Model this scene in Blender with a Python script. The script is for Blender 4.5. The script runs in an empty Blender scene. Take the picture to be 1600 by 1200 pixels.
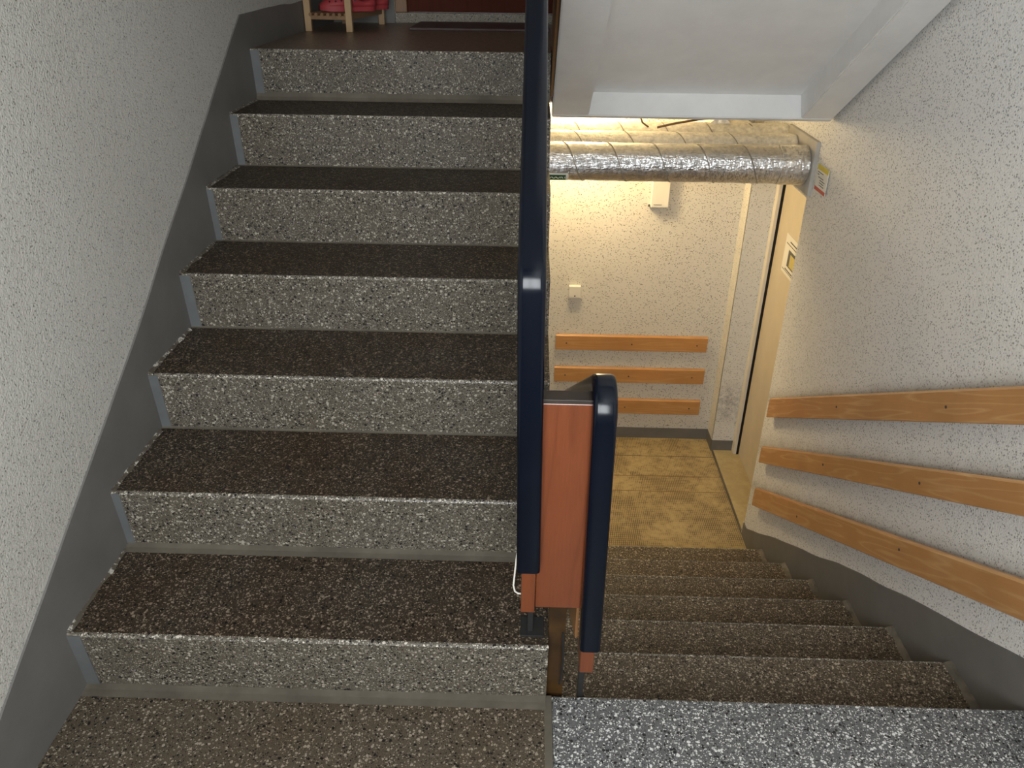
import bpy, bmesh, math, random
from mathutils import Vector, Matrix, noise
random.seed(4)
S = bpy.context.scene
COL = S.collection
rad = math.radians

# ---------------------------------------------------------------- camera
CZ = 1.4917
def set_camera():
    f, pitch, yaw, roll = 1223.09, 0.4979, -0.0214, 0.0120
    cp, sp, cy, sy = math.cos(pitch), math.sin(pitch), math.cos(yaw), math.sin(yaw)
    fw = Vector((sy*cp, cy*cp, -sp)); rt = Vector((cy, -sy, 0)); up = rt.cross(fw)
    cr, sr = math.cos(roll), math.sin(roll)
    r2 = rt*cr + up*sr; u2 = up*cr - rt*sr
    cam = bpy.data.cameras.new('camera'); co = bpy.data.objects.new('camera', cam); COL.objects.link(co)
    cam.sensor_width = 36; cam.lens = f/1600*36; cam.clip_start = 0.02; cam.clip_end = 50
    m = Matrix((r2, u2, -fw)).transposed().to_4x4(); m.translation = Vector((0, 0, CZ))
    co.matrix_world = m; S.camera = co
set_camera()

# ---------------------------------------------------------------- world, daylight from the stair window, added upper fill, exposure
W = bpy.data.worlds.new('world'); S.world = W; W.use_nodes = True
W.node_tree.nodes['Background'].inputs[0].default_value = (0.9, 0.95, 1.0, 1)
W.node_tree.nodes['Background'].inputs[1].default_value = 1.0
def area(name, loc, rot, sx, sy, power, col):
    l = bpy.data.lights.new(name, 'AREA'); l.shape = 'RECTANGLE'; l.size = sx; l.size_y = sy
    l.energy = power; l.color = col
    o = bpy.data.objects.new(name, l); COL.objects.link(o); o.location = loc; o.rotation_euler = rot
    return o
WX0, WX1, WZ0, WZ1, WY = -0.62, 0.50, 0.95, 2.08, -0.62     # window opening in the back wall
area('window_daylight', ((WX0+WX1)/2, WY-0.16, (WZ0+WZ1)/2), (rad(-90), 0, rad(180)), WX1-WX0, WZ1-WZ0, 35, (0.955, 0.985, 1.0))
area('upper_fill_light', (-0.15, WY-0.02, 3.0), (rad(-90), 0, rad(180)), 1.5, 0.8, 15, (0.99, 0.985, 0.96))  # added fill light for the left wall and upper flight; no window here
S.view_settings.view_transform = 'Standard'; S.view_settings.look = 'None'
S.view_settings.exposure = 1.12; S.view_settings.gamma = 1.0; S.view_settings.use_curve_mapping = False

# ---------------------------------------------------------------- measures
H = 0.1718; G = 0.29; G2 = 0.2937
Y1 = 1.2254; YD = 1.244; RAKE = 0.013
XL, XR, XW = -1.008, 0.060, 1.170
XG = 0.100                       # left end of the lower flight
UP, FL = 7*H, -7*H
YF = 4.28                        # far wall
YTOP = Y1 + 6*G                  # front edge of the upper landing
SL = 0.6094

# ---------------------------------------------------------------- materials
def new_mat(name):
    m = bpy.data.materials.new(name); m.use_nodes = True
    nt = m.node_tree; b = nt.nodes['Principled BSDF']
    return m, nt, b
def N(nt, t, **kw):
    n = nt.nodes.new(t)
    for k, v in kw.items():
        if k.startswith('i_'): n.inputs[k[2:].replace('_', ' ')].default_value = v
        else: setattr(n, k, v)
    return n
def pos(nt): return N(nt, 'ShaderNodeNewGeometry').outputs['Position']
def ramp(nt, src, stops, interp='LINEAR'):
    r = nt.nodes.new('ShaderNodeValToRGB'); cr = r.color_ramp; cr.interpolation = interp
    while len(cr.elements) < len(stops): cr.elements.new(0.5)
    for e, (p, c) in zip(cr.elements, stops):
        e.position = p; e.color = (c, c, c, 1) if isinstance(c, (int, float)) else (*c, 1)
    nt.links.new(src, r.inputs[0]); return r.outputs[0]
def mixc(nt, fac, a, b, blend='MIX'):
    m = N(nt, 'ShaderNodeMix', data_type='RGBA', blend_type=blend)
    for s, v in ((0, fac), (6, a), (7, b)):
        if hasattr(v, 'is_linked') or hasattr(v, 'links'): nt.links.new(v, m.inputs[s])
        elif isinstance(v, (int, float)): m.inputs[s].default_value = v
        else: m.inputs[s].default_value = (*v, 1)
    return m.outputs[2]
def math_(nt, op, a, b=None):
    m = N(nt, 'ShaderNodeMath', operation=op)
    for s, v in ((0, a), (1, b)):
        if v is None: continue
        if isinstance(v, (int, float)): m.inputs[s].default_value = v
        else: nt.links.new(v, m.inputs[s])
    return m.outputs[0]
def noise_(nt, scale, detail=3, rough=0.55, vec=None, out=0):
    n = N(nt, 'ShaderNodeTexNoise'); n.inputs['Scale'].default_value = scale
    n.inputs['Detail'].default_value = detail; n.inputs['Roughness'].default_value = rough
    nt.links.new(vec if vec is not None else pos(nt), n.inputs['Vector']); return n.outputs[out]
def scalev(nt, s):
    m = N(nt, 'ShaderNodeVectorMath', operation='MULTIPLY'); nt.links.new(pos(nt), m.inputs[0]); m.inputs[1].default_value = s
    return m.outputs[0]
def bump(nt, b, h, dist, strength=1.0):
    n = N(nt, 'ShaderNodeBump'); n.inputs['Distance'].default_value = dist; n.inputs['Strength'].default_value = strength
    nt.links.new(h, n.inputs['Height']); nt.links.new(n.outputs[0], b.inputs['Normal'])

def terrazzo(name, matrix, dark, white, dirt, dirt_amt, rough=0.5, wfrac=0.42, bfrac=0.20, spec=0.35, grime=None):
    m, nt, b = new_mat(name)
    # warped coordinates make the chips angular and unequal
    p = pos(nt)
    nz = N(nt, 'ShaderNodeTexNoise'); nz.inputs['Scale'].default_value = 90; nt.links.new(p, nz.inputs['Vector'])
    sub = N(nt, 'ShaderNodeVectorMath', operation='MULTIPLY_ADD'); nt.links.new(nz.outputs['Color'], sub.inputs[0])
    sub.inputs[1].default_value = (0.006,)*3; nt.links.new(p, sub.inputs[2])
    def layer(scale, lim):
        v = N(nt, 'ShaderNodeTexVoronoi'); v.inputs['Scale'].default_value = scale; nt.links.new(sub.outputs[0], v.inputs['Vector'])
        sep = N(nt, 'ShaderNodeSeparateColor'); nt.links.new(v.outputs['Color'], sep.inputs[0])
        size = math_(nt, 'MULTIPLY_ADD', sep.outputs[1], lim*0.8); size.node.inputs[2].default_value = lim*0.45
        return sep.outputs[0], math_(nt, 'LESS_THAN', v.outputs['Distance'], size), sep.outputs[2]
    fine = noise_(nt, 420, 2)
    base = mixc(nt, ramp(nt, fine, [(0.35, 0), (0.65, 1)]), [c*0.6 for c in matrix], [c*1.35 for c in matrix])
    r1, k1, s1 = layer(275, 0.50)
    fw1 = math_(nt, 'MULTIPLY', k1, math_(nt, 'GREATER_THAN', r1, 1-wfrac))
    wcol = mixc(nt, s1, [c*0.55 for c in white], white)
    base = mixc(nt, fw1, base, wcol)
    fb1 = math_(nt, 'MULTIPLY', k1, math_(nt, 'LESS_THAN', r1, bfrac))
    base = mixc(nt, fb1, base, dark)
    r2, k2, s2 = layer(145, 0.46)
    fw2 = math_(nt, 'MULTIPLY', k2, math_(nt, 'GREATER_THAN', r2, 0.84))
    base = mixc(nt, fw2, base, white)
    fb2 = math_(nt, 'MULTIPLY', k2, math_(nt, 'LESS_THAN', r2, 0.12))
    base = mixc(nt, fb2, base, dark)
    # worn-in brown dirt in patches
    d = ramp(nt, noise_(nt, 3.2, 5, 0.6), [(0.34, 0), (0.66, 1)])
    dm = math_(nt, 'MULTIPLY_ADD', d, dirt_amt*0.55); dm.node.inputs[2].default_value = dirt_amt*0.55
    base = mixc(nt, dm, base, mixc(nt, 1.0, base, dirt, 'MULTIPLY'))
    nt.links.new(base, b.inputs['Base Color'])
    rr = math_(nt, 'MULTIPLY_ADD', noise_(nt, 60, 2), 0.3); rr.node.inputs[2].default_value = rough-0.15
    nt.links.new(rr, b.inputs['Roughness'])
    b.inputs['Specular IOR Level'].default_value = spec
    bump(nt, b, math_(nt, 'ADD', noise_(nt, 260, 3), math_(nt, 'MULTIPLY', k1, 0.35)), 0.0012, 0.6)
    return m

def plaster(name, col, speck, amount=0.5, scale=150, bumpd=0.0035, smudge=0.25, dust=False, scuff=None):
    m, nt, b = new_mat(name)
    v = N(nt, 'ShaderNodeTexVoronoi'); v.inputs['Scale'].default_value = scale
    nz = N(nt, 'ShaderNodeTexNoise'); nz.inputs['Scale'].default_value = 120; nt.links.new(pos(nt), nz.inputs['Vector'])
    w = N(nt, 'ShaderNodeVectorMath', operation='MULTIPLY_ADD'); nt.links.new(nz.outputs['Color'], w.inputs[0])
    w.inputs[1].default_value = (0.0,)*3; nt.links.new(pos(nt), w.inputs[2]); nt.links.new(w.outputs[0], v.inputs['Vector'])
    sep = N(nt, 'ShaderNodeSeparateColor'); nt.links.new(v.outputs['Color'], sep.inputs[0])
    size = math_(nt, 'MULTIPLY', math_(nt, 'MAXIMUM', math_(nt, 'SUBTRACT', sep.outputs[0], 1-amount), 0.0), 0.56/amount)
    pit = math_(nt, 'LESS_THAN', v.outputs['Distance'], size)
    big = noise_(nt, 2.2, 4, 0.6)
    c = mixc(nt, ramp(nt, big, [(0.35, 0), (0.7, smudge)]), col, [x*0.80*t for x, t in zip(col, (1, 0.985, 0.95))])
    c = mixc(nt, ramp(nt, noise_(nt, 190, 2), [(0.4, 0), (0.62, 0.22)]), c, [x*0.72 for x in col])
    c = mixc(nt, math_(nt, 'MULTIPLY', pit, math_(nt, 'MULTIPLY_ADD', sep.outputs[1], 0.6)), c, speck)
    if scuff:   # dark rub marks beside the doorway
        dd = N(nt, 'ShaderNodeVectorMath', operation='DISTANCE'); nt.links.new(pos(nt), dd.inputs[0]); dd.inputs[1].default_value = scuff
        f = math_(nt, 'MULTIPLY', ramp(nt, dd.outputs['Value'], [(0.02, 0.75), (0.17, 0)]), ramp(nt, noise_(nt, 30, 5, 0.7), [(0.38, 0), (0.66, 1)]))
        c = mixc(nt, f, c, [x*0.15 for x in col])
    if dust:   # grime line that has settled along the top edge of each sloping plank
        sp = N(nt, 'ShaderNodeSeparateXYZ'); nt.links.new(pos(nt), sp.inputs[0])
        sv = math_(nt, 'ADD', sp.outputs[2], math_(nt, 'MULTIPLY', sp.outputs[1], 0.589))
        tot = None
        for c0 in (1.60, 1.345, 1.085):
            dd = math_(nt, 'DIVIDE', math_(nt, 'SUBTRACT', sv, c0), 0.032)
            gk = math_(nt, 'POWER', 2.718, math_(nt, 'MULTIPLY', math_(nt, 'MULTIPLY', dd, dd), -1.0))
            tot = gk if tot is None else math_(nt, 'ADD', tot, gk)
        f = math_(nt, 'MULTIPLY', math_(nt, 'MULTIPLY', tot, 0.5), ramp(nt, noise_(nt, 14, 4, 0.65), [(0.3, 0.35), (0.7, 1)]))
        c = mixc(nt, f, c, [x*0.42*t for x, t in zip(col, (1, 0.95, 0.85))])
    nt.links.new(c, b.inputs['Base Color']); b.inputs['Roughness'].default_value = 0.85; b.inputs['Specular IOR Level'].default_value = 0.2
    h = math_(nt, 'SUBTRACT', math_(nt, 'ADD', noise_(nt, 210, 3, 0.6), math_(nt, 'MULTIPLY', noise_(nt, 70, 2), 0.6)), math_(nt, 'MULTIPLY', pit, 0.5))
    bump(nt, b, h, bumpd, 0.8)
    return m

def paint(name, col, rough=0.5, var=0.12, bumpd=0.0008, bscale=60, spec=0.4, metal=0.0):
    m, nt, b = new_mat(name)
    c = mixc(nt, ramp(nt, noise_(nt, 9, 5, 0.6), [(0.3, 0), (0.7, 1)]), [x*(1-var) for x in col], [min(1, x*(1+var)) for x in col])
    nt.links.new(c, b.inputs['Base Color']); b.inputs['Roughness'].default_value = rough
    b.inputs['Specular IOR Level'].default_value = spec; b.inputs['Metallic'].default_value = metal
    if bumpd: bump(nt, b, noise_(nt, bscale, 3), bumpd, 0.6)
    return m

def wood(name, c1, c2, axis, rough=0.42, grain=1.0, coat=0.0, dark=None):
    """axis: the long direction of the grain as a unit vector"""
    m, nt, b = new_mat(name)
    ax = Vector(axis).normalized()
    # coordinates: compressed along the grain
    dp = N(nt, 'ShaderNodeVectorMath', operation='DOT_PRODUCT'); nt.links.new(pos(nt), dp.inputs[0]); dp.inputs[1].default_value = ax
    sc = N(nt, 'ShaderNodeVectorMath', operation='SCALE'); sc.inputs[0].default_value = ax*0.93; nt.links.new(dp.outputs['Value'], sc.inputs['Scale'])
    su = N(nt, 'ShaderNodeVectorMath', operation='SUBTRACT'); nt.links.new(pos(nt), su.inputs[0]); nt.links.new(sc.outputs[0], su.inputs[1])
    v = su.outputs[0]
    fine = noise_(nt, 260, 3, 0.6, v); big = noise_(nt, 16, 2, 0.5, v)
    rings = N(nt, 'ShaderNodeMath', operation='FRACT'); nt.links.new(math_(nt, 'MULTIPLY', big, 9.0*grain), rings.inputs[0])
    line = ramp(nt, rings.outputs[0], [(0.0, 1), (0.16, 0.15), (0.8, 0), (1.0, 0.9)])
    c = mixc(nt, fine, c1, c2)
    c = mixc(nt, math_(nt, 'MULTIPLY', line, 0.45 if dark is None else 0.6), c, dark or [x*0.72 for x in c1])
    c = mixc(nt, ramp(nt, noise_(nt, 5, 3), [(0.35, 0.0), (0.7, 0.45)]), c, [x*0.75 for x in c1])
    nt.links.new(c, b.inputs['Base Color']); b.inputs['Roughness'].default_value = rough
    b.inputs['Coat Weight'].default_value = coat; b.inputs['Coat Roughness'].default_value = 0.25
    bump(nt, b, fine, 0.0006, 0.4)
    return m

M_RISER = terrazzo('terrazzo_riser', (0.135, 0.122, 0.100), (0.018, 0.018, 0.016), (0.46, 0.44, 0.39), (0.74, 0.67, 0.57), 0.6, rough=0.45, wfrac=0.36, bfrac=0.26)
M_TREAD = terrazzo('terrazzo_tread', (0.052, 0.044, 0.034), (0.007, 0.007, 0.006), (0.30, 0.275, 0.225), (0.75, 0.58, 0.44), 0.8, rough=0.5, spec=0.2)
M_LOWTREAD = terrazzo('terrazzo_lower_tread', (0.115, 0.095, 0.068), (0.018, 0.017, 0.015), (0.52, 0.47, 0.38), (0.75, 0.65, 0.53), 0.6, rough=0.5, spec=0.3)
M_NOSE = terrazzo('terrazzo_nosing', (0.16, 0.145, 0.12), (0.01, 0.01, 0.01), (0.68, 0.65, 0.58), (0.8, 0.7, 0.6), 0.3, rough=0.35, wfrac=0.5, bfrac=0.25)
M_LANDL = terrazzo('terrazzo_landing_brown', (0.115, 0.098, 0.075), (0.016, 0.015, 0.014), (0.42, 0.39, 0.33), (0.60, 0.50, 0.38), 0.7, rough=0.5, spec=0.25, wfrac=0.28, bfrac=0.2)
M_LANDR = terrazzo('terrazzo_landing_grey', (0.125, 0.129, 0.132), (0.012, 0.012, 0.012), (0.72, 0.73, 0.72), (0.8, 0.76, 0.7), 0.3, rough=0.4, spec=0.4, wfrac=0.46, bfrac=0.2)
M_LANDU = terrazzo('terrazzo_upper_landing', (0.23, 0.165, 0.12), (0.06, 0.05, 0.04), (0.22, 0.17, 0.13), (0.8, 0.7, 0.6), 0.4, rough=0.35, spec=0.5)
M_STEPSTRIP = terrazzo('terrazzo_doorstep', (0.30, 0.27, 0.22), (0.05, 0.05, 0.05), (0.5, 0.47, 0.4), (0.8, 0.75, 0.66), 0.4)
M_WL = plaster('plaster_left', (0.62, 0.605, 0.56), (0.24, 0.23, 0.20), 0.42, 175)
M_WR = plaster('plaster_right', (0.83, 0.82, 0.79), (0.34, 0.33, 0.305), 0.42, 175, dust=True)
M_WF = plaster('plaster_far', (0.76, 0.73, 0.66), (0.24, 0.21, 0.17), 0.45, 170)
M_WP = plaster('plaster_door_reveal', (0.78, 0.77, 0.73), (0.30, 0.29, 0.26), 0.5, 170, scuff=(1.23, 4.14, -0.86))
M_WHITE = paint('white_paint', (0.74, 0.74, 0.73), 0.7, 0.04, 0.001, 90, 0.2)
M_CEIL = paint('ceiling_white', (0.72, 0.71, 0.68), 0.8, 0.04)
M_GREY = paint('grey_skirting_paint', (0.165, 0.160, 0.150), 0.5, 0.08, 0.001, 25, 0.3)
M_GREYB = paint('blue_grey_paint', (0.13, 0.136, 0.138), 0.5, 0.12)
M_COVE = paint('cement_cove', (0.12, 0.105, 0.082), 0.65, 0.25, 0.002, 40, 0.25)
def chip_mat():
    m, nt, b = new_mat('chipped_edge')
    c = mixc(nt, ramp(nt, noise_(nt, 55, 4, 0.7), [(0.54, 0), (0.60, 1)]), (0.10, 0.085, 0.065), (0.55, 0.53, 0.47))
    nt.links.new(c, b.inputs['Base Color']); b.inputs['Roughness'].default_value = 0.4
    bump(nt, b, noise_(nt, 120, 3), 0.004, 0.8); return m
M_CHIP = chip_mat()
M_CURB = paint('worn_cement_curb', (0.125, 0.108, 0.083), 0.6, 0.5, 0.004, 80)
M_OCHRE = paint('ochre_varnish', (0.055, 0.027, 0.008), 0.4, 0.6, 0.001, 30)
M_BLACK = paint('black_plastic', (0.0025, 0.0042, 0.009), 0.2, 0.2, 0.0003, 14, 0.28)
M_BLACKM = paint('black_steel', (0.02, 0.02, 0.02), 0.5, 0.2)
M_STEEL = paint('galvanised_steel', (0.42, 0.42, 0.42), 0.35, 0.1, metal=0.8)
M_DARKTOP = paint('dark_panel_top', (0.035, 0.026, 0.02), 0.5, 0.3)
M_REDWOOD = wood('mahogany_stained_wood', (0.135, 0.034, 0.011), (0.20, 0.056, 0.019), (0, 0, 1), 0.35, 0.5, 0.2)
M_RAILWOOD = wood('rail_board_wood', (0.30, 0.14, 0.05), (0.40, 0.20, 0.08), (0, 1, -0.59), 0.4, 0.5, 0.2)
M_RAILREFL = wood('rail_reflection_wood', (0.42, 0.27, 0.13), (0.52, 0.36, 0.19), (0, 1, -0.59), 0.3, 0.5, 0.3)  # pale tone paints lamp light reflected on the handrail's underside
M_BEECHX = wood('beech_far', (0.50, 0.235, 0.075), (0.60, 0.305, 0.11), (1, 0, 0), 0.4, 0.8, 0.3, (0.66, 0.40, 0.18))
M_BEECHS = wood('beech_sloped', (0.47, 0.225, 0.078), (0.57, 0.29, 0.11), (0, 1, -0.59), 0.4, 0.8, 0.3, (0.70, 0.45, 0.22))
M_PINE = wood('pine_rack', (0.40, 0.25, 0.12), (0.50, 0.33, 0.17), (0, 0, 1), 0.5, 0.6)
M_RACKBR = wood('rack_brown', (0.22, 0.12, 0.055), (0.30, 0.17, 0.08), (0, 1, 0), 0.5, 0.6)
M_DOORBR = wood('dark_red_door', (0.075, 0.018, 0.010), (0.10, 0.026, 0.014), (0, 0, 1), 0.75, 0.5, 0.0)
M_DOORBR.node_tree.nodes['Principled BSDF'].inputs['Specular IOR Level'].default_value = 0.15
M_FRAMEBR = wood('door_frame_wood', (0.20, 0.10, 0.04), (0.30, 0.16, 0.07), (0, 0, 1), 0.45, 0.6)
M_BEIGE = paint('beige_door_paint', (0.62, 0.54, 0.40), 0.45, 0.04, 0.0005, 20, 0.3)
M_FRAMEW = paint('cream_frame_paint', (0.70, 0.65, 0.54), 0.45, 0.05)
M_GAP = paint('black_rubber_seal', (0.006, 0.006, 0.006), 0.7, 0.1)
M_PLASTW = paint('white_plastic', (0.74, 0.71, 0.64), 0.4, 0.03, 0)
M_GYPS = paint('grey_firestop_board', (0.42, 0.40, 0.36), 0.85, 0.15, 0.002, 60)
M_PAPER = paint('paper_white', (0.80, 0.78, 0.70), 0.6, 0.02, 0)
M_INK = paint('black_ink', (0.05, 0.05, 0.05), 0.6, 0.05, 0)
M_YEL = paint('label_yellow', (0.65, 0.52, 0.04), 0.5, 0.05, 0)
M_REDL = paint('label_red', (0.52, 0.07, 0.05), 0.5, 0.05, 0)
M_GREENL = paint('label_green', (0.02, 0.10, 0.05), 0.5, 0.05, 0)
M_CLOG = paint('coral_red_foam', (0.36, 0.045, 0.05), 0.5, 0.08, 0.0004, 120, 0.3)
M_HOLE = paint('dark_hole', (0.05, 0.008, 0.01), 0.8, 0.1, 0)
M_CABLE = paint('brown_cable', (0.12, 0.07, 0.04), 0.5, 0.1, 0)
M_GLASSW = paint('window_frame_white', (0.75, 0.75, 0.74), 0.4, 0.03)

def foil_mat(name, col=(0.80, 0.80, 0.80)):
    m, nt, b = new_mat(name)
    v = N(nt, 'ShaderNodeTexVoronoi'); v.inputs['Scale'].default_value = 95; v.distance = 'MINKOWSKI'
    nt.links.new(scalev(nt, (0.55, 1, 1)), v.inputs['Vector'])
    h = math_(nt, 'ADD', math_(nt, 'MULTIPLY', v.outputs['Distance'], 0.7), math_(nt, 'MULTIPLY', noise_(nt, 70, 5, 0.75), 1.6))
    c = mixc(nt, ramp(nt, noise_(nt, 45, 4, 0.7), [(0.35, 0), (0.7, 1)]), [x*0.62 for x in col], col)
    nt.links.new(c, b.inputs['Base Color'])
    b.inputs['Metallic'].default_value = 0.95; b.inputs['Roughness'].default_value = 0.24
    bump(nt, b, h, 0.0026, 0.34)
    return m
M_FOIL = foil_mat('aluminium_foil', (0.88, 0.88, 0.88))
M_FOILB = foil_mat('lamp_glow_foil', (0.92, 0.88, 0.78))  # foil of the rear pipes, yellowed to put the lamp's glow into its colour
M_FOILB.node_tree.nodes['Principled BSDF'].inputs['Metallic'].default_value = 0.45
M_FOILB.node_tree.nodes['Principled BSDF'].inputs['Roughness'].default_value = 0.4
M_TAPE = paint('foil_seam', (0.30, 0.27, 0.22), 0.45, 0.2, metal=0.5)

def lino(name, base, dirt, ribs=True):
    m, nt, b = new_mat(name)
    p = pos(nt); sep = N(nt, 'ShaderNodeSeparateXYZ'); nt.links.new(p, sep.inputs[0])
    c = mixc(nt, ramp(nt, noise_(nt, 260, 2), [(0.3, 0), (0.7, 1)]), [x*0.92 for x in base], base)
    patch = ramp(nt, noise_(nt, 3.0, 6, 0.68), [(0.40, 0), (0.58, 1)])
    spots = ramp(nt, noise_(nt, 28, 5, 0.7), [(0.45, 0), (0.62, 1)])
    amt = math_(nt, 'MULTIPLY_ADD', patch, 0.72); nt.links.new(math_(nt, 'MULTIPLY', spots, 0.5), amt.node.inputs[2])
    if ribs:
        wv = math_(nt, 'SINE', math_(nt, 'MULTIPLY', sep.outputs[0], 2*math.pi/0.0105))
        wy = math_(nt, 'SINE', math_(nt, 'MULTIPLY', sep.outputs[1], 2*math.pi/0.016))
        rib = math_(nt, 'MULTIPLY_ADD', math_(nt, 'ADD', wv, math_(nt, 'MULTIPLY', wy, 0.6)), 0.28); rib.node.inputs[2].default_value = 0.5
        amt = math_(nt, 'MULTIPLY', amt, math_(nt, 'ADD', math_(nt, 'GREATER_THAN', rib, 0.42), 0.22))
    c = mixc(nt, amt, c, dirt)
    nt.links.new(c, b.inputs['Base Color']); b.inputs['Roughness'].default_value = 0.55
    b.inputs['Specular IOR Level'].default_value = 0.25
    if ribs: bump(nt, b, rib, 0.0008, 0.7)
    return m
M_LINO = lino('ribbed_yellow_lino', (0.46, 0.355, 0.18), (0.17, 0.12, 0.065))
M_LINO2 = lino('smooth_beige_lino', (0.50, 0.42, 0.24), (0.38, 0.30, 0.16), False)
M_MAT = lino('dark_doormat', (0.105, 0.088, 0.082), (0.10, 0.045, 0.042), False)

# ---------------------------------------------------------------- mesh helpers
def bm_box(bm, x0, x1, y0, y1, z0, z1, bev=0.0, seg=2):
    r = bmesh.ops.create_cube(bm, size=1.0)
    for v in r['verts']:
        v.co = Vector(((x0+x1)/2+v.co.x*(x1-x0), (y0+y1)/2+v.co.y*(y1-y0), (z0+z1)/2+v.co.z*(z1-z0)))
    if bev:
        es = list({e for v in r['verts'] for e in v.link_edges})
        bmesh.ops.bevel(bm, geom=es, offset=bev, segments=seg, affect='EDGES', profile=0.5)
    return bm
def B(): return bmesh.new()
def box(x0, x1, y0, y1, z0, z1, bev=0.0, seg=2): return bm_box(B(), x0, x1, y0, y1, z0, z1, bev, seg)
def prism_x(pts, x0, x1, bev=0.0, bm=None):
    """polygon given in (y, z) extruded along x"""
    bm = bm or B()
    a = [bm.verts.new((x0, y, z)) for y, z in pts]; c = [bm.verts.new((x1, y, z)) for y, z in pts]
    fs = [bm.faces.new(a), bm.faces.new(c[::-1])]
    n = len(pts)
    for i in range(n): fs.append(bm.faces.new((a[i], c[i], c[(i+1) % n], a[(i+1) % n])))
    bmesh.ops.recalc_face_normals(bm, faces=fs)
    if bev: bmesh.ops.bevel(bm, geom=list({e for f in fs for e in f.edges}), offset=bev, segments=2, affect='EDGES')
    return bm
def sweep(path, prof, frames, bm=None, closed_prof=True):
    bm = bm or B(); rings = []
    for p, (a, c) in zip(path, frames):
        rings.append([bm.verts.new(Vector(p)+Vector(a)*u+Vector(c)*w) for u, w in prof])
    n = len(prof)
    for i in range(len(rings)-1):
        for j in range(n):
            bm.faces.new((rings[i][j], rings[i][(j+1) % n], rings[i+1][(j+1) % n], rings[i+1][j]))
    bm.faces.new(rings[0]); bm.faces.new(rings[-1][::-1])
    bmesh.ops.recalc_face_normals(bm, faces=bm.faces)
    return bm
def tube(path, r, n=10, bm=None):
    bm = bm or B(); P = [Vector(p) for p in path]; fr = []; up = Vector((0.31, 0.17, 0.93))
    for i, p in enumerate(P):
        d = (P[min(i+1, len(P)-1)]-P[max(i-1, 0)]).normalized()
        a = d.cross(up).normalized(); c = d.cross(a); fr.append((a, c))
    return sweep(P, [(r*math.cos(t*2*math.pi/n), r*math.sin(t*2*math.pi/n)) for t in range(n)], fr, bm)
def cyl(p0, p1, r, n=24, bm=None): return tube([p0, p1], r, n, bm)
def smooth(o, ang=40):
    for p in o.data.polygons: p.use_smooth = True
    if hasattr(o.data, 'set_sharp_from_angle'): o.data.set_sharp_from_angle(angle=rad(ang))
def obj(name, bm, m, parent=None, sm=False, ang=40):
    me = bpy.data.meshes.new(name); bm.to_mesh(me); bm.free()
    xs = [v.co for v in me.vertices]
    lo = Vector([min(v[i] for v in xs) for i in range(3)]); hi = Vector([max(v[i] for v in xs) for i in range(3)])
    c = Vector(((lo.x+hi.x)/2, (lo.y+hi.y)/2, lo.z))
    me.transform(Matrix.Translation(-c)); me.materials.append(m)
    o = bpy.data.objects.new(name, me); COL.objects.link(o)
    if parent is not None:
        o.parent = parent; o.location = c - WORLD[parent.name]
    else: o.location = c
    WORLD[o.name] = c
    if sm: smooth(o, ang)
    return o
WORLD = {}
def tag(o, label, cat, group=None):
    o['label'] = label; o['category'] = cat
    if group: o['group'] = group
    return o
def thing(name, loc, label, cat, group=None):
    o = bpy.data.objects.new(name, None); COL.objects.link(o); o.location = loc; o.empty_display_size = 0.1
    WORLD[o.name] = Vector(loc); return tag(o, label, cat, group)
def struct(name, bm, m, parent=None, sm=False):
    o = obj(name, bm, m, parent, sm)
    if parent is None: o['kind'] = 'structure'
    return o
def sthing(name, loc):
    o = bpy.data.objects.new(name, None); COL.objects.link(o); o.location = loc; o['kind'] = 'structure'
    WORLD[o.name] = Vector(loc); return o

# ---------------------------------------------------------------- the setting
YB = WY                      # back wall plane (behind the camera)
ZC = 3.65
YWE = 3.33                   # end of the right wall at the lower doorway
ZLIN = 0.612                 # underside of the doorway lintel
YP = 4.145                   # far side of the doorway
# mid landing, in two slabs with a cement joint
struct('floor', box(XL, XR-0.004, YB, YD-0.008, -0.18, 0.0), M_LANDL)
struct('floor', box(XR+0.013, XW, YB, YD, -0.18, 0.0, 0.004, 2), M_LANDR)
struct('trim_1', box(XR-0.004, XR+0.013, YB, YD, -0.18, 0.0005), M_COVE)
# lower hall floor and threshold of its doorway
struct('floor', box(XL, XW-0.002, 3.005+0.0, YF, FL-0.1, FL), M_LINO)
struct('floor', box(XL, XG-0.002, YD, 3.005, FL-0.1, FL), M_LINO2)
struct('trim_2', box(XW-0.002, 1.345, YWE, YP, FL-0.1, FL+0.006), M_LINO2)
for k, yy in enumerate((3.698, 3.851, 4.064)):
    struct('trim_%d' % (6+k), box(XL, XW-0.004, yy-0.0016, yy+0.0016, FL-0.001, FL+0.0012), M_CURB if k == 2 else M_RACKBR)
struct('trim_3', box(XW-0.008, XW+0.004, YWE, YP-0.01, FL+0.001, FL+0.010, 0.003), M_COVE)
# upper landing: front slab stops where the next flight leaves it
YN = 3.225
struct('floor', prism_x([(YTOP+RAKE, UP-H), (YTOP+RAKE+0.18, UP-0.20), (YF, UP-0.20), (YF, UP), (YTOP+0.02, UP), (YTOP+0.02, UP-0.05)], XL, XR), M_LANDU)
struct('floor', box(XR, XW, YN, YF, UP-0.20, UP), M_LANDU)
struct('ceiling', box(XL, XW, YTOP+0.3, YF, UP-0.212, UP-0.201), M_CEIL)
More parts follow.
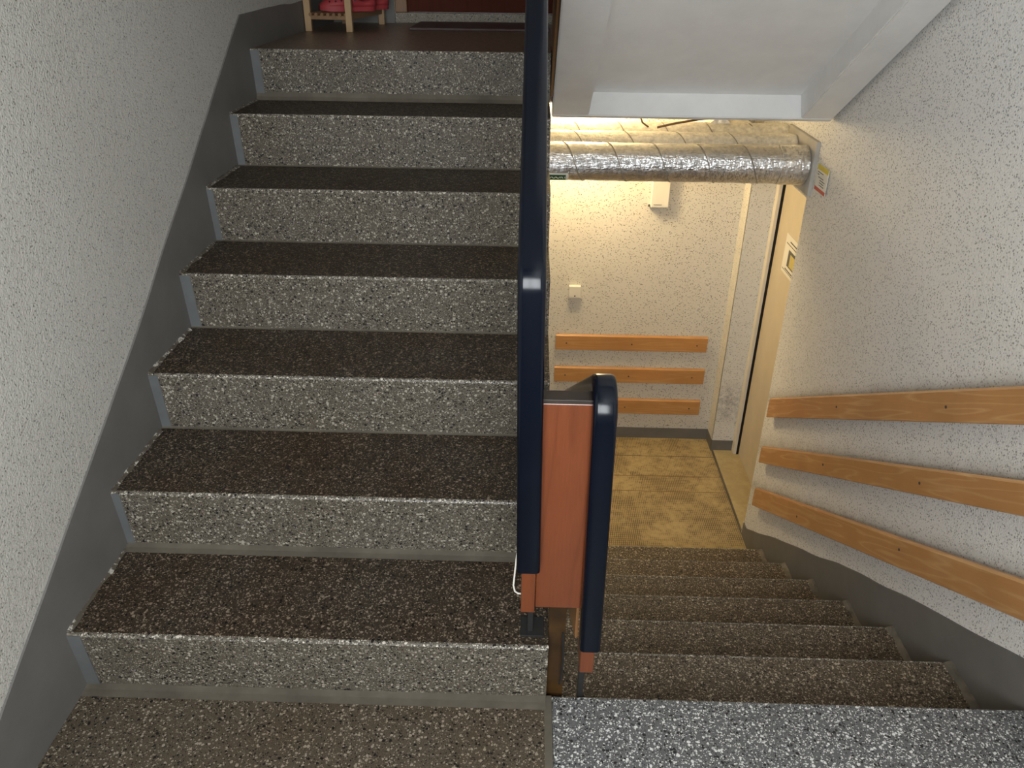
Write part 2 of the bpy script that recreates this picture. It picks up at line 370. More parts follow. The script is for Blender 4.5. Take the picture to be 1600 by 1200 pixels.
# walls
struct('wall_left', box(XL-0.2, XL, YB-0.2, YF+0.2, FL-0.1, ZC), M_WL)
wr = B()
bm_box(wr, XW, XW+0.145, YB-0.2, YWE, FL-0.1, ZC)
bm_box(wr, XW, XW+0.145, YWE, YP, ZLIN, ZC)
bm_box(wr, XW, XW+0.145, YP, YF+0.2, FL-0.1, ZC)
struct('wall_right', wr, M_WR)
wf = B()
DX0, DX1 = -0.665, 0.30      # upper door opening
bm_box(wf, XL-0.2, XW, YF, YF+0.2, FL-0.1, UP+0.02)
bm_box(wf, XL-0.2, DX0, YF, YF+0.2, UP+0.02, ZC)
bm_box(wf, DX1, XW, YF, YF+0.2, UP+0.02, ZC)
bm_box(wf, DX0, DX1, YF, YF+0.2, UP+2.05, ZC)
struct('wall_front', wf, M_WF)
wb = B()
bm_box(wb, XL-0.2, WX0, YB-0.2, YB, FL-0.1, ZC); bm_box(wb, WX1, XW+0.145, YB-0.2, YB, FL-0.1, ZC)
bm_box(wb, WX0, WX1, YB-0.2, YB, FL-0.1, WZ0); bm_box(wb, WX0, WX1, YB-0.2, YB, WZ1, ZC)
struct('wall_back', wb, M_WL)
struct('ceiling', box(XL-0.2, XW+0.145, YB-0.2, YF+0.2, ZC, ZC+0.1), M_CEIL)
struct('ceiling', box(XG, XW, YB, YD, 14*H-0.2, 14*H), M_CEIL)          # underside of the next mid landing
w = sthing('window_1', ((WX0+WX1)/2, YB-0.1, WZ0))
fr = B()
for a, c, d, e in ((WX0, WX0+0.05, WZ0, WZ1), (WX1-0.05, WX1, WZ0, WZ1), (WX0, WX1, WZ0, WZ0+0.05), (WX0, WX1, WZ1-0.05, WZ1), ((WX0+WX1)/2-0.025, (WX0+WX1)/2+0.025, WZ0, WZ1)):
    bm_box(fr, a, c, YB-0.12, YB-0.07, d, e, 0.004)
obj('window_frame', fr, M_GLASSW, w)
obj('window_sill', box(WX0-0.04, WX1+0.04, YB-0.07, YB+0.05, WZ0-0.03, WZ0+0.002, 0.004), M_GLASSW, w)

# painted skirting bands on the walls
def wavy(pts, step=0.06, amp=0.0035, seed=0):
    out = []
    for (a, b) in zip(pts[:-1], pts[1:]):
        n = max(1, int(math.hypot(b[0]-a[0], b[1]-a[1])/step))
        for i in range(n):
            t = i/n; y = a[0]+(b[0]-a[0])*t; z = a[1]+(b[1]-a[1])*t
            out.append((y, z+amp*noise.noise(Vector((y*5.1+seed, z*3, seed)))*2))
    out.append(pts[-1]); return out
def band(top, low, x0, x1): return prism_x(top+low[::-1], x0, x1)
def nose_line(off):   # sloped lower edge kept below the treads
    return [(YB, -0.02), (Y1+0.02, -0.02), (YTOP+0.05, UP-0.17), (YF, UP-0.02)]
lt = wavy([(YB, 0.115), (0.88, 0.118), (1.003, 0.193), (1.741, 0.600), (2.333, 0.956), (2.912, 1.318), (YF, 1.322)], seed=1.3)
struct('baseboard_left', band(lt, nose_line(0), XL-0.002, XL+0.005), M_GREY)
rt = wavy([(YB, 0.118), (1.20, 0.135), (1.326, 0.073), (1.706, -0.140), (2.265, -0.466), (3.277, -1.118), (YWE, -1.122)], seed=7.7, amp=0.005)
rl = [(YB, -0.02), (YD-0.03, -0.02), (YD-0.01, -H-0.05), (YD+5*G2, FL-0.02), (YWE, FL-0.02)]
struct('baseboard_right', band(rt, rl, XW-0.005, XW+0.002), M_GREY)
struct('trim_4', box(XW-0.005, XW+0.02, YWE, YWE+0.004, FL, -1.122), M_FRAMEW)
fb = B()
bm_box(fb, XL, XW-0.008, YF-0.006, YF+0.002, FL, FL+0.073)
bm_box(fb, XW-0.012, XW+0.002, YP-0.004, YF+0.002, FL, FL+0.073)
bm_box(fb, XW-0.012, 1.30, YP-0.006, YP+0.002, FL+0.004, FL+0.077)
struct('baseboard_front', fb, M_GREY)
struct('baseboard_front', box(XL, DX0-0.03, YF-0.006, YF+0.002, UP, 1.322), M_GREY)
# projecting right corner of the hall wall, lit on its side face
struct('wall_corner', box(XW-0.010, XW+0.003, YP, YF, FL+0.073, UP-0.2), M_WF).name = 'trim_5'
bpy.data.objects['trim_5']['kind'] = 'structure'
struct('wall_right', box(XW-0.010, 1.300, YP-0.003, YP+0.01, FL+0.077, ZLIN), M_WP)

# doors
d = sthing('door_1', ((DX0+DX1)/2, YF+0.08, UP))
obj('doorstep', box(DX0-0.03, 0.098, YF-0.006, YF+0.14, UP, UP+0.048, 0.004), M_STEPSTRIP, d)
fr = B()
bm_box(fr, DX0-0.028, DX0+0.032, YF-0.010, YF+0.11, UP+0.048, UP+2.05, 0.004)
bm_box(fr, DX1-0.03, DX1+0.03, YF-0.012, YF+0.11, UP+0.0, UP+2.05, 0.004)
bm_box(fr, DX0-0.028, DX1+0.03, YF-0.012, YF+0.11, UP+2.0, UP+2.06, 0.004)
obj('door_frame', fr, M_FRAMEBR, d)
obj('door_leaf', box(DX0+0.032, DX1-0.03, YF+0.02, YF+0.06, UP+0.05, UP+2.0, 0.003), M_DOORBR, d)
d = sthing('door_2', (1.33, (YWE+YP)/2, FL))
obj('door_leaf', box(1.322, 1.362, YWE-0.12, 4.098, FL+0.008, ZLIN+0.05, 0.002), M_BEIGE, d)
obj('door_seal', box(1.308, 1.326, 4.098, 4.140, FL+0.006, ZLIN+0.05), M_GAP, d)
obj('door_frame', box(1.288, 1.3075, 4.096, 4.142, FL+0.006, ZLIN+0.05, 0.003), M_FRAMEW, d)
struct('wall_right', box(1.316, 1.40, YWE-0.3, YWE-0.10, FL-0.1, ZLIN+0.1), M_WF)
struct('wall_right', box(1.366, 1.44, YWE-0.3, YF, FL-0.1, ZLIN+0.1), M_WF)

# ---------------------------------------------------------------- flights
def chip_strip(x0, x1, y0, y1, z, hgt, seed):
    """uneven curb of paint and cement where a tread meets the wall"""
    bm = B(); n = 14; rows = []
    for i in range(n+1):
        y = y0+(y1-y0)*i/n; k = noise.noise(Vector((y*23, seed, 0.3)))
        wdt = (x1-x0)*(0.75+0.5*k)
        hh = hgt*(0.8+0.5*noise.noise(Vector((y*31, seed, 4))))
        inner = x0+wdt if x1 > x0 else x0+wdt
        rows.append([bm.verts.new((x0, y, z-0.002)), bm.verts.new((x0, y, z+hh)), bm.verts.new((x0+wdt*0.5, y, z+hh*0.7)), bm.verts.new((inner, y, z-0.001))])
    for a, b in zip(rows[:-1], rows[1:]):
        for j in range(3): bm.faces.new((a[j], a[j+1], b[j+1], b[j]))
        bm.faces.new((a[3], a[0], b[0], b[3]))
    bm.faces.new(rows[0]); bm.faces.new(rows[-1][::-1])
    bmesh.ops.recalc_face_normals(bm, faces=bm.faces); return bm

up = thing('staircase', ((XL+XR)/2, Y1, 0), 'grey terrazzo flight of seven steps climbing on the left to the upper landing', 'staircase')
for i in range(1, 8):
    y0 = Y1+(i-1)*G; y1 = y0+G+RAKE if i < 7 else y0+0.02; z0 = (i-1)*H; z1 = i*H
    t = 0.014
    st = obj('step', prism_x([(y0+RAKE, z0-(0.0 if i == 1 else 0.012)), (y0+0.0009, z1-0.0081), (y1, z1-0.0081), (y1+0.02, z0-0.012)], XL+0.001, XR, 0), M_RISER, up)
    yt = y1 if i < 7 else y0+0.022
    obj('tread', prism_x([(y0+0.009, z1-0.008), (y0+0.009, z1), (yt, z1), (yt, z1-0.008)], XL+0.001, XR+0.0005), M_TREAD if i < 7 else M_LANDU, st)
    obj('nosing', prism_x([(y0+0.009, z1-0.008), (y0+0.0009, z1-0.008), (y0, z1-0.005), (y0+0.002, z1-0.0015), (y0+0.005, z1), (y0+0.009, z1)], XL+0.001, XR+0.0005), M_NOSE, st)
    cw = {1: 0.034, 2: 0.030, 7: 0.020}.get(i, 0.008)
    chh = {1: 0.006, 2: 0.010, 7: 0.034}.get(i, 0.006)
    yb = y0+RAKE
    obj('cement_cove', prism_x([(yb-cw, z0+0.0005), (yb-cw*0.45, z0+chh*0.35), (yb+0.001, z0+chh), (yb+0.003, z0-0.001)], XL+0.002, XR-0.001), M_COVE, st)
    # blue grey paint running over the end of each riser
    bm = prism_x([(yb-0.0025, z0), (y0-0.0015, z1-0.004), (y0+0.01, z1-0.004), (yb+0.01, z0)], XL+0.001, XL+0.030+0.006*math.sin(i*2.1))
    obj('painted_edge', bm, M_GREYB, st)
    if i < 7: obj('chipped_rim', chip_strip(XL+0.001, XL+0.018, y0+0.004, y0+G-0.01, z1, 0.009, i*3.3), M_CHIP, st)
# sloping slab beneath the flight with its varnished side
sl = 0.59
obj('flight_slab', prism_x([(Y1+RAKE+0.03, -0.03), (YTOP+0.02, UP-H-0.02), (YTOP+0.20, UP-0.205), (YTOP+0.05, UP-0.36), (Y1+0.30, -0.18), (Y1+0.02, -0.18)], XL+0.001, XR-0.003), M_WHITE, up)

lo = thing('staircase', ((XG+XW)/2, YD, FL), 'brown-tinged terrazzo flight going down on the right to the yellow hall floor', 'staircase')
for j in range(1, 7):
    y0 = YD+(j-1)*G2; y1 = YD+j*G2; z1 = -j*H; t = 0.014
    st = obj('step', prism_x([(y0-0.02, z1-H-0.0), (y0-0.004, z1-t), (y1-0.002, z1-t), (y1-RAKE, z1-H)], XG, XW-0.001), M_LOWTREAD, lo)
    obj('tread', prism_x([(y0-RAKE+0.001, z1-t), (y0-RAKE+0.001, z1), (y1-0.005, z1), (y1, z1-0.005), (y1, z1-t)], XG-0.0005, XW-0.001), M_LOWTREAD, st)
    obj('nosing', prism_x([(y1-0.007, z1+0.0006), (y1-0.002, z1+0.0003), (y1+0.001, z1-0.004), (y1+0.001, z1-0.009), (y1-0.007, z1-0.009)], XG-0.0006, XW-0.031), M_NOSE, st)
    obj('chipped_rim', chip_strip(XW-0.001, XW-0.030, y0-0.006, y1-0.004, z1, 0.013, j*5.1), M_CURB, st)
obj('flight_slab', prism_x([(YD+0.001, -0.10), (YD+0.001, -0.18), (YD+5*G2+0.2, FL-0.02), (YD+6*G2-0.02, FL-0.02), (YD+6*G2-0.02, -6*H-0.02-H*0.6), (YD+0.02, -H-0.05)], XG, XW-0.001), M_WHITE, lo)

# next flight above, seen from below: two ribs, end beam and sunken soffit
nx = thing('staircase', (0.6, 3.178, 0.95), 'white painted underside of the flight above, with a sunken rectangular panel between ribs', 'staircase')
n_ = Vector((0, SL, 1)).normalized(); dn = Vector((0, 1, -SL)).normalized()
P0 = Vector((0, 3.178, 0.950))
Ltot = 2.10
def slope_prism(x0, x1, s0, s1, d0, d1, bev=0.004):
    """s: metres up the slope towards the camera, d: metres above the soffit plane"""
    pts = []
    for s, dd in ((s0, d0), (s1, d0), (s1, d1), (s0, d1)):
        p = P0 - dn*s + n_*dd; pts.append((p.y, p.z))
    return prism_x(pts, x0, x1, bev)
s_in = 0.024
XS0, XS1 = 0.074, 1.152
obj('rib', slope_prism(XS0, 0.216, s_in, Ltot, 0, 0.20), M_WHITE, nx)
obj('rib', slope_prism(1.030, XS1, s_in, Ltot, 0, 0.20), M_WHITE, nx)
q = P0 - dn*s_in; q2 = q + n_*0.13
obj('end_beam', prism_x([(q.y, q.z), (P0.y, P0.z), (P0.y+0.04, P0.z), (P0.y+0.04, UP-0.01), (q2.y, UP-0.01), (q2.y, q2.z)], XS0, XS1, 0.003), M_WHITE, nx)
obj('soffit_panel', slope_prism(0.214, 1.032, s_in-0.01, Ltot, 0.092, 0.20, 0), M_WHITE, nx)
# varnished side board of that flight, edge on beside the handrail
obj('side_board', prism_x([(2.35, 1.50), (3.02, 1.05), (3.14, 1.12), (3.14, 1.33), (2.35, 1.80)], XR+0.003, XS0-0.002), M_FRAMEBR, nx)

# ---------------------------------------------------------------- railings
def cap_path(y, zb, zt, slope, yend, rise):
    """front face line of a cap: vertical piece, bend, then along the flight"""
    R = 0.055; pts = [(y, zb)]; a1 = math.pi/2; a2 = math.atan(slope)*(1 if rise else -1)
    # circular bend from straight up to the slope direction
    turn = a1-a2; tl = R*math.tan(turn/2)
    n = 10; pts.append((y, zt-tl-0.01))
    cx, cz = y+R, zt-tl
    for k in range(n+1):
        th = math.pi - turn*k/n
        pts.append((cx+R*math.cos(th), cz+R*math.sin(th)))
    ly, lz = pts[-1]; pts.append((yend, lz+math.tan(a2)*(yend-ly)))
    return pts
def cap_mesh(pts, xc0, xc1, wdt, thick, xend=None):
    prof = []; hw = wdt/2; r = min(0.009, thick*0.42)
    for cx_, cy_, a0 in ((hw-r, -r, 90), (-hw+r, -r, 180), (-hw+r, -thick+0.004, 270), (hw-0.004, -thick+0.004, 360)):
        rr = r if cy_ == -r else 0.004
        cxx = cx_ if cy_ == -r else (hw-rr)*(1 if cx_ > 0 else -1)
        for k in range(5):
            t = rad(a0 - 90 + (0 if a0 != 0 else 0) + k*22.5)
            prof.append((cxx+rr*math.cos(t), cy_+rr*math.sin(t)))
    path = []; fr = []; tot = pts[-1][0]-pts[0][0]
    for i, p in enumerate(pts):
        a = Vector((0, *pts[max(i-1, 0)])); c = Vector((0, *pts[min(i+1, len(pts)-1)]))
        d = (c-a).normalized(); nn = Vector((0, -d.z, d.y))
        if i <= len(pts)-2: xx = xc0+(xc1-xc0)*(pts[i][1]-pts[0][1])/(pts[-2][1]-pts[0][1])
        else: xx = xend if xend is not None else xc1
        path.append((xx, p[0], p[1])); fr.append((Vector((1, 0, 0)), nn))
    return sweep(path, prof, fr)
YN0 = 1.085
rail = thing('stair_railing', (0.01, 1.12, H), 'black-capped railing climbing with the left flight, its cap bending down to a vertical end', 'railing')
pu = cap_path(YN0, 0.510, 1.085, 0.600, YTOP+0.25, True)
capL = obj('handrail_cap', cap_mesh(pu, 0.0105, 0.004, 0.043, 0.034, 0.0), M_BLACK, rail, True, 50)
# vertical end board and the sloping boards below the cap
obj('end_board', box(-0.002, 0.0245, YN0+0.030, YN0+0.115, 0.385, 0.99, 0.002), M_REDWOOD, rail)
def sloped_board(x0, x1, y0, y1, zt0, slope, hgt, m, parent, nm='board'):
    return obj(nm, prism_x([(y0, zt0), (y1, zt0+slope*(y1-y0)), (y1, zt0+slope*(y1-y0)-hgt), (y0, zt0-hgt)], x0, x1, 0.002), m, parent)
zb = 1.055
for k, off in enumerate((0.0, 0.22, 0.44)):
    sloped_board(-0.010, 0.012, YN0+0.118, YTOP+0.22, zb-off, 0.600, 0.15, M_REDWOOD, rail)
for yy in (YN0+0.20, 2.05, 2.90):
    zs = math.floor((yy-Y1)/G+1)*H
    obj('post', box(0.0135, 0.0255, yy-0.015, yy+0.015, zs+0.004, zb+0.600*(yy-YN0-0.118)-0.01, 0.001), M_BLACKM, rail)
    obj('foot_plate', box(-0.002, 0.0505, yy-0.029, yy+0.029, zs+0.0005, zs+0.005, 0.001), M_BLACKM, rail)
wire = [(-0.004, YN0+0.06, 0.56), (-0.012, YN0+0.055, 0.50), (-0.017, YN0+0.05, 0.435), (-0.014, YN0+0.05, 0.420), (-0.008, YN0+0.05, 0.415), (0.0, YN0+0.05, 0.414)]
obj('bracket_wire', tube(wire, 0.0017, 8), M_PLASTW, rail, True)

rail2 = thing('stair_railing', (0.13, 1.12, -H), 'black-capped railing descending with the right flight, tall rounded vertical end in front of the hall', 'railing')
pd = cap_path(YN0, 0.315, 0.930, 0.590, 2.95, False)
obj('handrail_cap', cap_mesh(pd, 0.1340, 0.1280, 0.0405, 0.034, 0.128), M_BLACK, rail2, True, 50)
obj('end_board', box(0.119, 0.1465, YN0+0.030, YN0+0.10, 0.225, 0.86, 0.002), M_REDWOOD, rail2)
for off in (0.02, 0.24, 0.46):
    sloped_board(0.112, 0.118, YN0+0.102, 2.93, 0.835-off+0.02, -0.590, 0.15, M_RAILWOOD, rail2)
obj('post', prism_x([(1.252, -H+0.001), (1.276, -H+0.001), (1.276, 0.60), (1.252, 0.60)], 0.133, 0.145), M_BLACKM, rail2)
sloped_board(0.112, 0.147, YN0+0.102, 2.93, 0.868, -0.590, 0.014, M_RAILREFL, rail2, 'rail_reflection')  # added pale strip standing in for the lit hall's reflection under the cap
obj('post', box(0.119, 0.131, 2.40, 2.43, -5*H+0.002+H, 0.02, 0.001), M_BLACKM, rail2)
# panel closing the gap between both railings
pn = thing('newel_panel', (0.066, YN0+0.03, 0.39), 'reddish-brown stained wood panel with dark top between the two vertical rail ends', 'panel')
obj('panel_board', box(0.0255, 0.1125, YN0+0.0345, YN0+0.060, 0.395, 0.848, 0.002), M_REDWOOD, pn)
obj('panel_top', box(0.0255, 0.1125, YN0+0.033, YN0+0.066, 0.8485, 0.856, 0.001), M_DARKTOP, pn)
wp = thing('gap_board', (0.08, 1.27, -0.18), 'ochre-brown varnished board filling the narrow gap between the two flights', 'board')
obj('board', prism_x([(1.262, -0.18), (1.275, 0.42), (1.295, 0.42), (1.295, -0.18)], XR+0.0015, 0.0985, 0.001), M_OCHRE, wp)
rod = [(0.095, 1.250, 0.10), (0.0985, 1.249, 0.03), (0.097, 1.248, -0.03), (0.094, 1.25, -0.06)]
obj('steel_rod', tube([(x-0.004, y-0.006, z+0.1) for x, y, z in rod], 0.0025, 8), M_BLACKM, wp, True)

# ---------------------------------------------------------------- bumper planks
def screw(x, y, z, axis, parent):
    bm = B()
    if axis == 'y': cyl((x, y, z), (x, y-0.0012, z), 0.0045, 12, bm)
    else: cyl((x, y, z), (x-0.0012, y, z), 0.0045, 12, bm)
    obj('screw', bm, M_INK, parent)
for (x0, x1, zt, zbm, lb, sx) in ((0.168, 1.076, -0.484, -0.582, 'beech plank on the hall wall, topmost of its three, below the small switch box', (0.233, 0.625, 1.015)),
                          (0.168, 1.084, -0.700, -0.800, 'beech plank on the hall wall, middle of its three', (0.234, 0.623, 1.010)),
                          (0.168, 1.084, -0.918, -1.020, 'beech plank on the hall wall, lowest of its three, just above the grey skirting', (0.233, 0.617, 1.018))):
    p = thing('wall_plank', ((x0+x1)/2, YF-0.015, zbm), lb, 'plank', 'planks on the hall wall')
    c = 0.006
    bm = B()
    pts = [(YF-0.002, zt+0.002), (YF-0.012, zt+0.002), (YF-0.020, zt-c), (YF-0.020, zbm+c*0.5), (YF-0.016, zbm), (YF-0.002, zbm)]
    obj('board', prism_x(pts, x0, x1, 0.0008), M_BEECHX, p)
    for s in sx: screw(s, YF-0.0205, (zt+zbm)/2-0.003, 'y', p)
for (yE, zt, slp, hg, lb, sc) in ((3.208, -0.297, 0.587, 0.104, 'beech plank on the right wall, topmost of its three along the lower flight', ((2.509, 0.062), (1.862, 0.438))),
                          (3.195, -0.555, 0.595, 0.094, 'beech plank on the right wall, middle of its three, with wavy grain', ((2.505, -0.190), (1.872, 0.179))),
                          (3.175, -0.786, 0.584, 0.106, 'beech plank on the right wall, lowest of its three, nearest the grey skirting', ((2.629, -0.535), (1.869, -0.064)))):
    ys = 0.75
    p = thing('wall_plank', (XW-0.02, (yE+ys)/2, zt-hg), lb, 'plank', 'planks on the right wall')
    bm = B(); x_f, x_b = 1.135, 1.1545
    sec = [(x_b, 0.0), (x_f+0.006, 0.0), (x_f, -0.008), (x_f, -hg+0.003), (x_f+0.003, -hg), (x_b, -hg)]
    r = []
    for yy in (ys, yE): r.append([bm.verts.new((x, yy, zt+slp*(yE-yy)+dz)) for x, dz in sec])
    n = len(sec)
    for k in range(n): bm.faces.new((r[0][k], r[0][(k+1) % n], r[1][(k+1) % n], r[1][k]))
    bm.faces.new(r[0]); bm.faces.new(r[1][::-1]); bmesh.ops.recalc_face_normals(bm, faces=bm.faces)
    obj('board', bm, M_BEECHS, p)
    for (sy_, sz_) in sc:
        screw(x_f, sy_, sz_, 'x', p)
        zz = zt+slp*(yE-sy_)-hg/2
        obj('spacer', box(x_b-0.0005, XW+0.001, sy_-0.02, sy_+0.02, zz-0.02, zz+0.02), M_BEECHS, p)

# ---------------------------------------------------------------- pipes under the upper landing
def foil_pipe(y, z, r, x0, x1, seed, amp=0.0016):
    bm = B(); nx_, na = 260, 56; rings = []
    for i in range(nx_+1):
        x = x0+(x1-x0)*i/nx_; ring = []
        for a in range(na):
            t = 2*math.pi*a/na
            v = Vector((x*22+seed, math.cos(t)*2.2, math.sin(t)*2.2)); v2 = v*3.1
            rr = r+amp*noise.noise(v)+amp*0.7*noise.noise(v2)
            ring.append(bm.verts.new((x, y+rr*math.cos(t), z+rr*math.sin(t))))
        rings.append(ring)
    for a, b in zip(rings[:-1], rings[1:]):
        for k in range(na): bm.faces.new((a[k], a[(k+1) % na], b[(k+1) % na], b[k]))
    bm.faces.new(rings[0][::-1]); bm.faces.new(rings[-1])
    bmesh.ops.recalc_face_normals(bm, faces=bm.faces); return bm
def helix(y, z, r, x0, x1, pitch, ph, wd=0.0045):
    bm = B(); n = int((x1-x0)/pitch*40); rows = []
    for i in range(n+1):
        x = x0+(x1-x0)*i/n; t = 2*math.pi*(x-x0)/pitch+ph
        def P(dx, rr): return bm.verts.new((x+dx, y+rr*math.cos(t), z+rr*math.sin(t)))
        rows.append([P(-wd/2, r-0.002), P(-wd/2, r+0.0022), P(wd/2, r+0.0016), P(wd/2, r-0.002)])
    for a, b in zip(rows[:-1], rows[1:]):
        for k in range(4): bm.faces.new((a[k], a[(k+1) % 4], b[(k+1) % 4], b[k]))
    bm.faces.new(rows[0]); bm.faces.new(rows[-1][::-1]); bmesh.ops.recalc_face_normals(bm, faces=bm.faces); return bm
XP = 1.154
p1 = thing('insulated_pipe', (0.0, 3.38, 0.738-0.079), 'thick silver foil-wrapped pipe, nearest of the row under the landing, spiral seams', 'pipe', 'foil pipes under the upper landing')
o = obj('foil_wrap', foil_pipe(3.38, 0.738, 0.0785, XL+0.004, XP-0.002, 1.0), M_FOIL, p1, True, 180)
obj('seam', helix(3.38, 0.738, 0.0785, XL+0.02, 1.02, 0.185, 1.1), M_TAPE, p1, True)
obj('collar', foil_pipe(3.38, 0.738, 0.0815, 1.035, XP-0.004, 9.0, 0.003), M_FOIL, p1, True, 180)
gl = B(); 
def on_pipe(u, ang, r=0.0822): return (u, 3.38+r*math.cos(ang), 0.738+r*math.sin(ang))
def patch(bm, x0, x1, a0, a1, r):
    n = 6; A = [bm.verts.new(on_pipe(x0, a0+(a1-a0)*k/n, r)) for k in range(n+1)]; C_ = [bm.verts.new(on_pipe(x1, a0+(a1-a0)*k/n, r)) for k in range(n+1)]
    Ai = [bm.verts.new(on_pipe(x0, a0+(a1-a0)*k/n, r-0.0012)) for k in range(n+1)]; Ci = [bm.verts.new(on_pipe(x1, a0+(a1-a0)*k/n, r-0.0012)) for k in range(n+1)]
    for k in range(n):
        bm.faces.new((A[k], A[k+1], C_[k+1], C_[k])); bm.faces.new((Ai[k], Ci[k], Ci[k+1], Ai[k+1]))
        bm.faces.new((A[k], Ai[k], Ai[k+1], A[k+1])); bm.faces.new((C_[k], C_[k+1], Ci[k+1], Ci[k]))
    bm.faces.new((A[0], C_[0], Ci[0], Ai[0])); bm.faces.new((A[-1], Ai[-1], Ci[-1], C_[-1]))
    bmesh.ops.recalc_face_normals(bm, faces=bm.faces); return bm
tg = tag(obj('pipe_label', patch(B(), 0.020, 0.155, rad(205), rad(238), 0.0816), M_PAPER), 'small white-rimmed green label stuck on the nearest foil pipe beside the railing', 'label')
obj('green_field', patch(B(), 0.026, 0.145, rad(211), rad(238), 0.0823), M_GREENL, tg)
def text_mesh(s, size, loc, rot, ext=0.0003):
    cu = bpy.data.curves.new('t', 'FONT'); cu.body = s; cu.size = size; cu.extrude = ext; cu.align_x = 'CENTER'; cu.align_y = 'CENTER'
    to = bpy.data.objects.new('t', cu); COL.objects.link(to)
    dg = bpy.context.evaluated_depsgraph_get(); me = bpy.data.meshes.new_from_object(to.evaluated_get(dg))
    bpy.data.objects.remove(to); bpy.data.curves.remove(cu)
    me.transform(Matrix.Translation(loc) @ rot); bm = B(); bm.from_mesh(me); bpy.data.meshes.remove(me); return bm
am = rad(219)
obj('lettering', text_mesh('AUOORTY', 0.022, Vector(on_pipe(0.108, am, 0.0828)), Matrix.Rotation(rad(90-39+0), 4, 'X')), M_PAPER, tg)

p2 = thing('insulated_pipe', (0.0, 3.56, 0.757-0.075), 'foil-wrapped pipe glowing warm, second in the row behind the nearest one', 'pipe', 'foil pipes under the upper landing')
obj('foil_wrap', foil_pipe(3.56, 0.757, 0.074, XL+0.004, XP-0.002, 31.0), M_FOILB, p2, True, 180)
obj('seam', helix(3.56, 0.757, 0.074, XL+0.02, 1.0, 0.225, 0.4), M_TAPE, p2, True)
p3 = thing('insulated_pipe', (0.0, 3.75, 0.752-0.075), 'foil-wrapped pipe farthest back of the row, with two short branches to the wall', 'pipe', 'foil pipes under the upper landing')
obj('foil_wrap', foil_pipe(3.75, 0.765, 0.075, XL+0.004, XW-0.002, 57.0), M_FOILB, p3, True, 180)
obj('seam', helix(3.75, 0.765, 0.075, XL+0.02, 1.0, 0.2, 2.4), M_TAPE, p3, True)
for xx, rr in ((0.86, 0.062), (0.99, 0.042)):
    bm = cyl((xx, 3.74, 0.80), (xx, YF-0.001, 0.80), rr, 32); obj('branch', bm, M_FOILB, p3, True)
tag(obj('cable', tube([(0.46, 3.62, 0.99), (0.47, 3.63, 0.90), (0.49, 3.64, 0.855), (0.52, 3.66, 0.833)], 0.004, 8), M_CABLE, None, True), 'thin dark cable dropping from the ceiling onto the foil pipes, left one', 'cable')
tag(obj('cable', tube([(0.56, 3.655, 0.832), (0.64, 3.66, 0.85), (0.74, 3.66, 0.868), (0.80, 3.67, 0.872), (0.86, 3.70, 0.99)], 0.005, 8), M_CABLE, None, True), 'brown cable arching along over the foil pipes, right one', 'cable')
plate = B(); bm_box(plate, XP, XW+0.001, 3.285, 3.68, 0.630, 0.852, 0.003)
tag(obj('firestop_board', plate, M_GYPS), 'grey fire-stop board on the right wall where the foil pipes go through', 'board')
lb = thing('warning_label', (XW-0.004, 3.18, 0.674), 'small hanging label with yellow top and red bottom stripe beside the pipes', 'label')
def quad_yz(y0, y1, z0, z1, x, th=0.001): return box(x-th, x, y1, y0, z0, z1)
obj('card', quad_yz(3.245, 3.118, 0.674, 0.776, 1.1655, 0.002), M_PAPER, lb)
obj('yellow_band', quad_yz(3.245, 3.118, 0.756, 0.7762, 1.1634, 0.0005), M_YEL, lb)
obj('red_band', quad_yz(3.245, 3.118, 0.674, 0.688, 1.1634, 0.0005), M_REDL, lb)
for k, (a, c) in enumerate(((3.235, 3.17), (3.235, 3.215), (3.22, 3.16), (3.20, 3.14), (3.20, 3.15), (3.20, 3.145))):
    obj('printed_line', box(1.1625, 1.1632, c, a, 0.746-k*0.0095, 0.7485-k*0.0095), M_INK, lb)

# ---------------------------------------------------------------- small wall things in the hall
bx = thing('junction_box', (0.70, YF, 0.30), 'tall white plastic box on the hall wall just below the foil pipes', 'box')
obj('cover', box(0.655, 0.752, YF-0.042, YF, 0.303, 0.56, 0.004), M_PLASTW, bx)
for a, c, z in ((0.675, 0.72, 0.452), (0.705, 0.735, 0.462), (0.67, 0.715, 0.318)):
    obj('scuff_mark', box(a, c, YF-0.0427, YF-0.0415, z, z+0.003), M_COVE, bx)
obj('cable_gland', cyl((0.652, YF-0.012, 0.302), (0.652, YF-0.012, 0.312), 0.007, 12), M_INK, bx)
sw = thing('switch_box', (0.268, YF, -0.25), 'small square white switch box alone on the hall wall above the planks', 'switch')
obj('housing', box(0.232, 0.303, YF-0.030, YF, -0.243, -0.168, 0.005), M_PLASTW, sw)
obj('keyhole', cyl((0.268, YF-0.030, -0.228), (0.268, YF-0.0308, -0.228), 0.0045, 12), M_INK, sw)
nt_ = thing('door_notice', (1.32, 3.80, 0.07), 'white paper notice with black lines and a dark picture on the beige door', 'sign')
obj('paper', quad_yz(3.935, 3.64, 0.072, 0.272, 1.3215, 0.0015), M_PAPER, nt_)
for a, c, z0, z1 in ((3.70, 3.915, 0.225, 0.229), (3.70, 3.86, 0.242, 0.248), (3.72, 3.922, 0.090, 0.093), (3.74, 3.88, 0.098, 0.104)):
    obj('printed_line', box(1.3193, 1.3199, a, c, z0, z1), M_INK, nt_)
obj('picture', box(1.3193, 1.3199, 3.70, 3.862, 0.120, 0.205), paint('picture_grey', (0.12, 0.12, 0.12), 0.6, 0.2, 0), nt_)
obj('picture_patch', box(1.3187, 1.3192, 3.70, 3.825, 0.128, 0.190), paint('picture_yellow', (0.60, 0.50, 0.16), 0.6, 0.2, 0), nt_)

